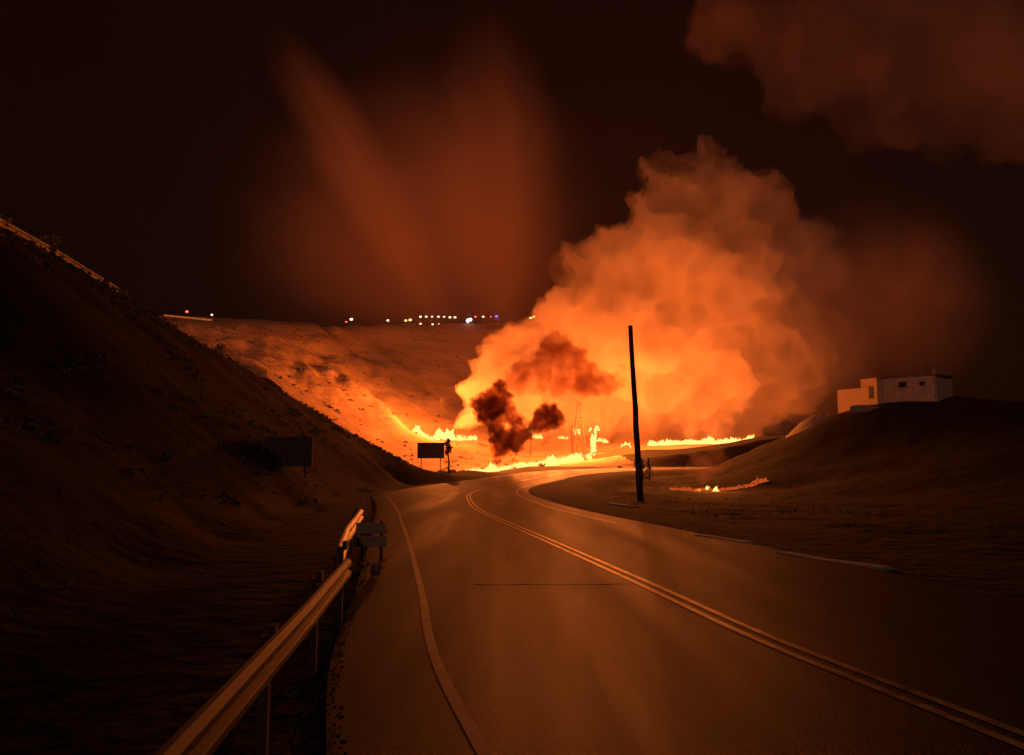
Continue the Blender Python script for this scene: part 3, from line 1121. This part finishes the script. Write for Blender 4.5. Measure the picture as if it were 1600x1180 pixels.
fireline(718, 800, 141, 152, 220, 11, 'low yellow line of flames along the outside of the road bend', M_hot, 21)
fireline(806, 925, 156, 176, 420, 15, 'broad bright line of flames along the verge behind the bend', M_hot, 22)
fireline(905, 990, 173, 181, 240, 14, 'flickering flames on the verge left of the tall pole', M_flame, 23)
fireline(1015, 1190, 224, 229, 420, 12, 'long thin line of burning grass right of the tall pole', M_hot, 24)
fireline(645, 745, 222, 231, 180, 9, 'ragged low flames filling the terrace between its tall fires', M_hot, 41)
fireline(820, 995, 196, 204, 200, 9, 'scattered low flames on the slope behind the lattice tower', M_flame, 42)
fireline(680, 722, 134, 140, 60, 4.5, 'small dull embers burning between billboard and bend', M_low, 25)
fire(863, 722, 160, 20, 18, 'largest white-hot fire on the verge behind the road bend', M_hot, 26, 9, group=G)
fire(905, 716, 170, 8, 16, 'narrow white flame at the foot of the lattice tower', M_hot, 8, 10, group=G)
fire(888, 718, 168, 10, 12, 'white flames just left of the lattice tower foot', M_hot, 8, 11, group=G)
fire(1110, 688, 229, 12, 8, 'brightest flame near the middle of the long thin fire line', M_hot, 10, 12, group=G)
fire(1168, 689, 231, 20, 8, 'white flames at the right end of the long thin fire line', M_hot, 14, 13, group=G)
fire(1080, 688, 229, 7, 7, 'small bright flame on the left part of the long fire line', M_hot, 6, 14, group=G)
fire(978, 693, 220, 14, 12, 'compact yellow fire just left of the tall pole', M_hot, 12, 15, group=G)
# the fires further back on the slope
for k, (px, py, w, h, lb, mm) in enumerate([
        (838, 684, 18, 12, 'bright yellow fire on the back slope under the black smoke', M_hot),
        (880, 686, 18, 8, 'low flat flames on the back slope left of the lattice tower', M_hot),
        (936, 690, 9, 9, 'round flame right of the burning tree', M_hot),
        (946, 692, 8, 8, 'rightmost round flame right of the burning tree', M_hot)]):
    # find the depth at which the slope carries it
    best = None
    for d in range(190, 330, 2):
        p = P(px, py, d)
        e = abs(p.z - H(p.x, p.y))
        if best is None or e < best[0]: best = (e, d)
    fire(px, py, min(best[1], 262), w, h, lb, mm, 9, 50 + k, group=G)
# burning trees
def burning_tree(px, d, py_top, w, label, trunk_fire=True, seed=1, m=None):
    rng = random.Random(seed)
    pt = P(px, 690, d); pt.z = H(pt.x, pt.y)
    hh_ = P(px, py_top, d).z - pt.z
    t = empty('burning_tree', pt, 0, label, 'tree', 'burning trees behind the bend')
    bm = bmesh.new()
    tube(bm, [(0, 0, -0.5), (0.15, 0, hh_ * 0.5), (0, 0, hh_ * 0.95)], [0.28, 0.2, 0.06], 7)
    for k in range(6):
        a = rng.uniform(0, math.tau); l = w * rng.uniform(0.3, 0.5); z = hh_ * rng.uniform(0.4, 0.75)
        tube(bm, [(0, 0, z), (math.cos(a) * l, math.sin(a) * l, z + hh_ * 0.15)], [0.1, 0.03], 5)
    obj('trunk', bm, M_bark, t)
    its = []
    if trunk_fire:
        its += [(rng.uniform(-.4, .4), rng.uniform(-.3, .3), rng.uniform(0, hh_ * 0.5), rng.uniform(1.4, 2.4), rng.uniform(.7, 1.1)) for _ in range(16)]
    its += [(rng.uniform(-w / 2, w / 2), rng.uniform(-.6, .6), hh_ * rng.uniform(0.72, 0.9), rng.uniform(.5, 1.1), rng.uniform(.35, .7)) for _ in range(14)]
    obj('flame', tongues(its, seed), m or M_hot, t, smooth=True)


burning_tree(927, 200, 664, 3.4, 'burning tree with a white-hot trunk and flames along its crown', True, 77)
burning_tree(901, 204, 668, 1.6, 'slim burning tree with one flame in its crown behind the lattice tower', False, 78)
burning_tree(893, 206, 652, 1.3, 'tallest burning tree with only its tip alight', False, 79, M_flame)
burning_tree(829, 204, 664, 1.8, 'burning tree with its crown alight beside the black smoke', False, 80)

# fire in the ditch at the right
fireline(1050, 1105, 92, 79, 90, 6, 'glowing line of embers running down to the right ditch fire', M_low, 31)
fireline(1095, 1190, 78, 88, 150, 7, 'dull red burning grass right of the ditch fire', M_low, 32)
fire(1108, 762, 78, 12, 12, 'left of the two bright flames in the dark ditch', M_hot, 8, 33, group=G)
fire(1122, 761, 78, 11, 13, 'right of the two bright flames in the dark ditch', M_hot, 8, 34, group=G)
fire(1092, 757, 80, 16, 7, 'yellow flames at the left edge of the ditch fire', M_flame, 12, 35, group=G)

# light given off by the flames
KF = 0.80
for nm, px, py, d, pw, lift in [('terrace_fire_light', 690, 676, 213, 115000, 9.0), ('bend_fire_light', 775, 724, 153, 12000, 3.0),
                                ('verge_fire_light', 820, 712, 164, 40000, 5.0), ('verge_fire_light', 865, 712, 168, 55000, 6.0),
                                ('verge_fire_light', 915, 709, 175, 45000, 8.0), ('verge_fire_light', 960, 704, 178, 36000, 9.0),
                                ('tree_fire_light', 925, 675, 196, 50000, 9.0), ('pole_fire_light', 985, 695, 196, 50000, 10.0),
                                ('long_fire_light', 1040, 684, 208, 30000, 11.0), ('long_fire_light', 1090, 684, 210, 32000, 12.0),
                                ('long_fire_light', 1150, 684, 212, 32000, 12.0), ('back_fire_light', 840, 676, 196, 40000, 8.0),
                                ('ditch_fire_light', 1112, 757, 77, 4500, 1.8)]:
    p = P(px, py, d)
    p.z = max(p.z, H(p.x, p.y)) + lift
    fire_light(nm, p, pw * KF, 0.25)


# ---------------------------------------------------------------- smoke
def smoke_mesh(balls, vox, amp, fr, seed, sub=0, subdiv=4):
    bm = bmesh.new()
    for (x, y, z, rx, ry, rz_) in balls:
        r = bmesh.ops.create_icosphere(bm, subdivisions=subdiv, radius=1.0)
        for v in r['verts']:
            v.co = Vector((v.co.x * rx + x, v.co.y * ry + y, v.co.z * rz_ + z))
    me = bpy.data.meshes.new('tmp')
    bm.to_mesh(me); bm.free()
    o = bpy.data.objects.new('tmp', me)
    sc.collection.objects.link(o)
    md = o.modifiers.new('r', 'REMESH')
    md.mode = 'VOXEL'
    md.voxel_size = vox
    dg = bpy.context.evaluated_depsgraph_get()
    me2 = bpy.data.meshes.new_from_object(o.evaluated_get(dg))
    bpy.data.objects.remove(o)
    bm = bmesh.new()
    bm.from_mesh(me2)
    for _ in range(3):
        bmesh.ops.smooth_vert(bm, verts=bm.verts, factor=0.5, use_axis_x=True, use_axis_y=True, use_axis_z=True)
    bm.normal_update()
    new = []
    for v in bm.verts:
        c = v.co
        b = 0.0; a_ = 1.0; f_ = fr
        for _ in range(4):      # rounded, cauliflower-like lobes
            b += a_ * (1 - 2 * abs(noise.noise(c * f_ + Vector((seed, seed * 2, 0)))) * 1.6)
            a_ *= 0.5; f_ *= 2.1
        new.append(c + v.normal * amp * (b - 0.9))
    for v, c in zip(bm.verts, new): v.co = c
    me3 = bpy.data.meshes.new('smoke')
    bm.to_mesh(me3); bm.free()
    return me3


def px_balls(lst):
    out = []
    for (px, py, r, d, *rest) in lst:
        p = P(px, py, d)
        rr = r * d / F
        k = rest[0] if rest else 1.0
        out.append((p.x, p.y, p.z, rr, rr * k, rr))
    return out


plume = px_balls([
    (748, 640, 44, 212), (775, 600, 48, 214), (820, 640, 60, 216), (800, 560, 52, 218), (845, 590, 70, 222), (850, 515, 44, 222), (905, 500, 72, 226),
    (895, 415, 36, 226), (925, 430, 60, 228), (960, 395, 48, 230), (1000, 330, 40, 232), (1008, 272, 28, 232), (1045, 262, 34, 234),
    (1095, 245, 32, 236), (1128, 262, 26, 238), (1060, 320, 66, 238), (1120, 340, 80, 240), (1180, 330, 66, 244), (1030, 420, 100, 238), (960, 560, 110, 232), (900, 640, 70, 228),
    (1120, 450, 120, 244), (1080, 590, 120, 244), (1180, 560, 120, 250), (1230, 420, 95, 254), (1270, 560, 95, 256), (1330, 440, 80, 262), (1330, 540, 70, 262),
    (1400, 420, 60, 268), (1450, 420, 50, 270), (1290, 640, 55, 256), (1000, 670, 60, 240), (1150, 665, 50, 246)])
M_plume = smoke_mat("fire_lit_smoke", (0.92, 0.72, 0.56), 0.07, 0.045, 0.33, 0.62, floor=0.35, fade_x=(66, 135, 1.0, 0.04), aniso=0.0, absorb=(0.4, 0.35, 0.3))
o = obj('smoke', smoke_mesh(plume, 1.4, 3.4, 0.085, 3), M_plume, smooth=True)
tag(o, 'huge orange billowing smoke column rising right of the fires', 'smoke', kind='stuff')

black = px_balls([(774, 724, 8, 136), (777, 714, 10, 136), (776, 674, 15, 135), (833, 668, 16, 134), (806, 655, 14, 135), (768, 620, 15, 137), (780, 606, 14, 137), (783, 704, 13, 135), (800, 690, 22, 134), (778, 692, 17, 134), (822, 676, 17, 134), (770, 655, 15, 135), (763, 638, 28, 136), (745, 632, 14, 136),
                  (788, 640, 19, 135), (843, 664, 17, 134), (857, 650, 24, 134), (872, 655, 13, 134), (790, 620, 15, 136)])
M_black = smoke_mat("black_smoke", (0.018, 0.010, 0.009), 1.7, 0.35, 0.3, 0.6, floor=0.5, absorb=(0.25, 0.12, 0.1))
o = obj('black_smoke', smoke_mesh(black, 0.4, 0.6, 0.5, 5, subdiv=3), M_black, smooth=True)
tag(o, 'puffs of dense black smoke above the bend fire', 'smoke', kind='stuff')
dim = px_balls([(790, 605, 18, 140), (815, 592, 28, 141), (838, 600, 22, 141), (850, 570, 28, 142), (868, 545, 28, 143), (895, 560, 26, 144), (905, 590, 34, 144), (935, 603, 24, 145),
                (960, 596, 20, 146), (880, 600, 26, 143), (975, 580, 14, 146)])
M_dim = smoke_mat("brown_smoke", (0.09, 0.035, 0.025), 0.55, 0.16, 0.3, 0.62, floor=0.2, absorb=(0.3, 0.15, 0.1))
o = obj('brown_smoke', smoke_mesh(dim, 0.7, 1.1, 0.3, 8, subdiv=3), M_dim, smooth=True)
tag(o, 'darker brown smoke drifting across the front of the bright column', 'smoke', kind='stuff')
low = px_balls([(715, 705, 16, 134), (700, 715, 14, 134), (725, 712, 10, 134), (690, 700, 14, 135), (738, 706, 7, 134)])
M_lowsm = smoke_mat("grey_brown_smoke", (0.35, 0.2, 0.13), 0.28, 0.3, 0.3, 0.62, floor=0.3, absorb=(0.3, 0.15, 0.1))
o = obj('low_smoke', smoke_mesh(low, 0.5, 0.7, 0.3, 9, subdiv=3), M_lowsm, smooth=True)
tag(o, 'low brown smoke hanging behind the billboard and small tree', 'smoke', kind='stuff')
dit = px_balls([(1100, 735, 22, 86), (1120, 715, 26, 88), (1085, 715, 18, 88), (1105, 700, 22, 90), (1075, 735, 12, 86)])
M_dit = smoke_mat("thin_smoke", (0.7, 0.5, 0.4), 0.16, 0.3, 0.3, 0.65, floor=0.15, absorb=(0.4, 0.3, 0.3), fade_z=(-3, 3.5, 1.0, 0.25))
o = obj('ditch_smoke', smoke_mesh(dit, 0.5, 0.7, 0.4, 11, subdiv=3), M_dit, smooth=True)
tag(o, 'thin smoke lifting off the ditch fire at the right', 'smoke', kind='stuff')
high = px_balls([(1130, 40, 70, 250), (1230, 60, 80, 250), (1240, 130, 60, 252), (1330, 100, 100, 255), (1380, 180, 70, 255), (1460, 120, 120, 258), (1500, 190, 75, 258),
                 (1600, 120, 130, 260), (1590, 190, 75, 260), (1350, 10, 100, 255), (1500, 0, 130, 258), (1680, 60, 150, 262)])
M_high = smoke_mat("added_high_smoke", (0.7, 0.50, 0.38), 0.024, 0.03, 0.3, 0.65, floor=0.2, absorb=(0.4, 0.3, 0.3))  # smoke bank added to give the upper right sky its dim glow
o = obj('added_high_smoke', smoke_mesh(high, 3.0, 4.0, 0.05, 15, subdiv=3), M_high, smooth=True)
tag(o, 'dim brown smoke bank added for a glow high in the upper right sky', 'smoke', kind='stuff')



def soft_smoke(px, py, d, rx, ry, rd, tilt, dens, label, nscale=2.0, col=(0.92, 0.60, 0.40)):
    """a soft-edged drift of smoke: an ellipsoid whose density fades to nothing at its rim"""
    m = bpy.data.materials.new('drifting_smoke')
    m.use_nodes = True
    nt = m.node_tree
    nt.nodes.clear()
    L = nt.links
    o_ = nt.nodes.new("ShaderNodeOutputMaterial")
    v = nt.nodes.new("ShaderNodeVolumePrincipled")
    v.inputs['Color'].default_value = (*col, 1)
    v.inputs['Absorption Color'].default_value = (0.4, 0.3, 0.3, 1)
    tc = nt.nodes.new("ShaderNodeTexCoord")
    ln = nt.nodes.new("ShaderNodeVectorMath"); ln.operation = 'LENGTH'
    L.new(tc.outputs['Object'], ln.inputs[0])
    mr = nt.nodes.new("ShaderNodeMapRange"); mr.interpolation_type = 'SMOOTHSTEP'
    mr.inputs['From Min'].default_value = 1.0
    mr.inputs['From Max'].default_value = 0.15
    mr.inputs['To Min'].default_value = 0.0
    mr.inputs['To Max'].default_value = dens
    L.new(ln.outputs['Value'], mr.inputs[0])
    n = nt.nodes.new("ShaderNodeTexNoise")
    n.inputs['Scale'].default_value = nscale
    n.inputs['Detail'].default_value = 2.0
    n.inputs['Distortion'].default_value = 0.5
    L.new(tc.outputs['Object'], n.inputs['Vector'])
    m2 = nt.nodes.new("ShaderNodeMapRange"); m2.interpolation_type = 'SMOOTHSTEP'
    m2.inputs['From Min'].default_value = 0.3
    m2.inputs['From Max'].default_value = 0.7
    m2.inputs['To Min'].default_value = 0.35
    m2.inputs['To Max'].default_value = 1.3
    L.new(n.outputs['Fac'], m2.inputs[0])
    mu = nt.nodes.new("ShaderNodeMath"); mu.operation = 'MULTIPLY'
    L.new(mr.outputs[0], mu.inputs[0]); L.new(m2.outputs[0], mu.inputs[1])
    L.new(mu.outputs[0], v.inputs['Density'])
    L.new(v.outputs[0], o_.inputs['Volume'])
    bm = bmesh.new()
    bmesh.ops.create_icosphere(bm, subdivisions=4, radius=1.0)
    for q in bm.verts:
        q.co *= 1 + 0.10 * noise.fractal(q.co * 1.7 + Vector((px, 0, 0)), 1, 2, 3)
    o = obj('thin_smoke', bm, m, smooth=True)
    o.location = P(px, py, d)
    o.rotation_euler = (0, R(tilt), 0)
    o.scale = (rx * d / F, rd, ry * d / F)
    return tag(o, label, 'smoke', kind='stuff')


soft_smoke(560, 270, 300, 72, 310, 24, -31, 0.052, 'faint smoke streamer added for the light streak leaning left above the plateau lamps', 1.6)  # added volume standing in for a streak of reflected light
soft_smoke(780, 290, 300, 125, 330, 30, -6, 0.032, 'broad faint smoke column added for sky glow between the light streak and the orange plume', 1.3)  # second added volume, wider and fainter, for the streaky sky glow
soft_smoke(650, 330, 320, 330, 270, 40, -12, 0.032, 'wide reddish smoke haze hanging over the canyon rim', 1.2)
soft_smoke(800, 715, 133, 300, 60, 20, 0, 0.012, 'thin glowing smoke lying low over the road bend', 1.6)
soft_smoke(1380, 470, 262, 190, 190, 26, 20, 0.034, 'brown smoke thinning out above the low building', 1.8)

# ---------------------------------------------------------------- lamps and vehicles on the plateau
M_lampw = emit_mat("lamp_warm_white", (1.0, 0.66, 0.36), 4.0)
M_lampy = emit_mat("lamp_yellow", (1.0, 0.62, 0.18), 4.0)
M_lampc = emit_mat("lamp_cold_white", (0.95, 0.85, 1.0), 9.0)
M_lampr = emit_mat("lamp_red", (1.0, 0.10, 0.06), 4.0)
M_lampb = emit_mat("lamp_blue", (0.10, 0.06, 1.0), 6.0)


def lamp(px, py, d, r, m, label, group='lamps on the far plateau'):
    head = P(px, py, d)
    g = H(head.x, head.y)
    t = empty('street_lamp', (head.x, head.y, g), 0, label, 'street lamp', group)
    hz_ = max(head.z - g, 1.5)
    bm = bmesh.new()
    tube(bm, [(0, 0.25, -0.5), (0, 0.25, hz_ * 0.97), (0, 0, hz_ + r * 1.1)], [0.14, 0.09, 0.06], 6)
    obj('post', bm, M_darksteel, t)
    bm = bmesh.new()
    r *= 0.72
    bmesh.ops.create_icosphere(bm, subdivisions=2, radius=r)
    for v in bm.verts:
        v.co.z = v.co.z * 0.8 + hz_; v.co.x *= 1.15
    obj('lantern', bm, m, t)


LD = 352
for px, py, r, m, lb in [
        (549, 499, 1.0, M_lampw, 'large isolated white lamp, leftmost on the plateau'),
        (541, 503, 0.55, M_lampr, 'dull red lamp beside the leftmost plateau lamp'),
        (606, 501, 0.8, M_lampw, 'single white lamp left of the yellow pair'),
        (634, 501, 0.8, M_lampy, 'left lamp of the merged yellow pair'),
        (641, 500, 0.95, M_lampy, 'right lamp of the merged yellow pair'),
        (657, 495, 0.75, M_lampw, 'first lamp from the left in the upper row of seven'),
        (666, 495, 0.75, M_lampw, 'second lamp from the left in the upper row of seven'),
        (675, 495, 0.6, M_lampw, 'third lamp from the left in the upper row of seven'),
        (685, 495, 0.75, M_lampw, 'middle lamp of the upper row of seven'),
        (694, 495, 0.6, M_lampw, 'fifth lamp from the left in the upper row of seven'),
        (703, 496, 0.75, M_lampw, 'sixth lamp from the left in the upper row of seven'),
        (711, 496, 0.75, M_lampw, 'last lamp on the right of the upper row of seven'),
        (657, 506, 0.65, M_lampw, 'left lamp of the lower row of three'),
        (676, 507, 0.65, M_lampw, 'middle lamp of the lower row of three'),
        (686, 507, 0.65, M_lampw, 'right lamp of the lower row of three'),
        (743, 495, 0.6, M_lampr, 'red lamp directly above the bright white vehicle'),
        (755, 495, 0.7, M_lampw, 'white lamp between the bright vehicle and the blue light'),
        (767, 495, 0.5, M_lampr, 'faint red lamp just left of the blue light'),
        (829, 497, 0.75, M_lampy, 'left lamp of the pale pair by the smoke edge'),
        (834, 495, 0.75, M_lampy, 'right lamp of the pale pair by the smoke edge'),
        (292, 487, 0.45, M_lampr, 'red lamp on the level rail at the canyon rim'),
        (331, 492, 0.35, M_lampw, 'small white lamp at the right end of the level rail')]:
    lamp(px, py, LD if px > 400 else 195, r, m, lb, 'lamps on the far plateau' if px > 400 else 'lamps at the canyon rim')


def car(px, py, d, rz_, label, van=False):
    p = P(px, py, d)
    g = H(p.x, p.y)
    z = max(g, p.z - 1.0)
    t = empty('van' if van else 'car', (p.x, p.y, g), rz_, label, 'van' if van else 'car')
    bm = bmesh.new()
    hh2 = 1.3 if van else 0.75
    pr = [(-2.2, 0.35), (2.2, 0.35), (2.25, 0.85), (1.3, 0.98), (0.7, 0.98 + hh2 * 0.75), (-1.5, 0.98 + hh2 * 0.75), (-2.2, 1.0)]
    a_ = [bm.verts.new((x, -0.9, z_)) for x, z_ in pr]
    b_ = [bm.verts.new((x, 0.9, z_)) for x, z_ in pr]
    bm.faces.new(a_); bm.faces.new(b_[::-1])
    for k in range(len(pr)):
        bm.faces.new((a_[k], b_[k], b_[(k + 1) % len(pr)], a_[(k + 1) % len(pr)]))
    obj('body', bm, M_car, t)
    for x in (-1.4, 1.4):
        for y in (-0.85, 0.85):
            bm = bmesh.new(); tube(bm, [(x, y - 0.1, 0.33), (x, y + 0.1, 0.33)], 0.33, 14); obj('wheel', bm, M_tyre, t)
    return t


t = car(735, 501, 332, R(-100), 'vehicle with blazing white headlights on the plateau')
for y, r in ((-0.6, 0.75), (0.6, 0.62)):
    bm = bmesh.new(); bmesh.ops.create_icosphere(bm, subdivisions=2, radius=r)
    for v in bm.verts: v.co = Vector((v.co.x * 0.4 + 2.35, v.co.y + y, v.co.z + 0.9 + y * 0.4))
    obj('headlight', bm, M_lampc, t)
t = car(777, 501, 350, R(10), 'emergency van with a blue roof beacon on the plateau', van=True)
t.location.z = max(t.location.z, P(777, 495, 350).z - 2.3)
bm = bmesh.new(); tube(bm, [(-0.4, -0.5, 2.05), (-0.4, 0.5, 2.05)], 0.12, 8); lb_ = obj('light_bar', bm, M_darksteel, t)
bm = bmesh.new(); bmesh.ops.create_icosphere(bm, subdivisions=2, radius=0.75)
for v in bm.verts: v.co = Vector((v.co.x - 0.4, v.co.y, v.co.z * 0.7 + 2.4))
obj('beacon', bm, M_lampb, t)

# ---------------------------------------------------------------- the smoky air
bm = bmesh.new()
box(bm, (0, 250, 140), (1500, 900, 400))
hzm = bpy.data.materials.new("smoky_air")
hzm.use_nodes = True
nt = hzm.node_tree
nt.nodes.clear()
oo = nt.nodes.new("ShaderNodeOutputMaterial")
vv = nt.nodes.new("ShaderNodeVolumePrincipled")
vv.inputs['Color'].default_value = (0.85, 0.6, 0.45, 1)
vv.inputs['Density'].default_value = 0.00014
vv.inputs['Anisotropy'].default_value = 0.2
nt.links.new(vv.outputs[0], oo.inputs['Volume'])
hz_o = obj('haze', bm, hzm)
tag(hz_o, 'smoky night air glowing around the fires', 'haze', kind='stuff')
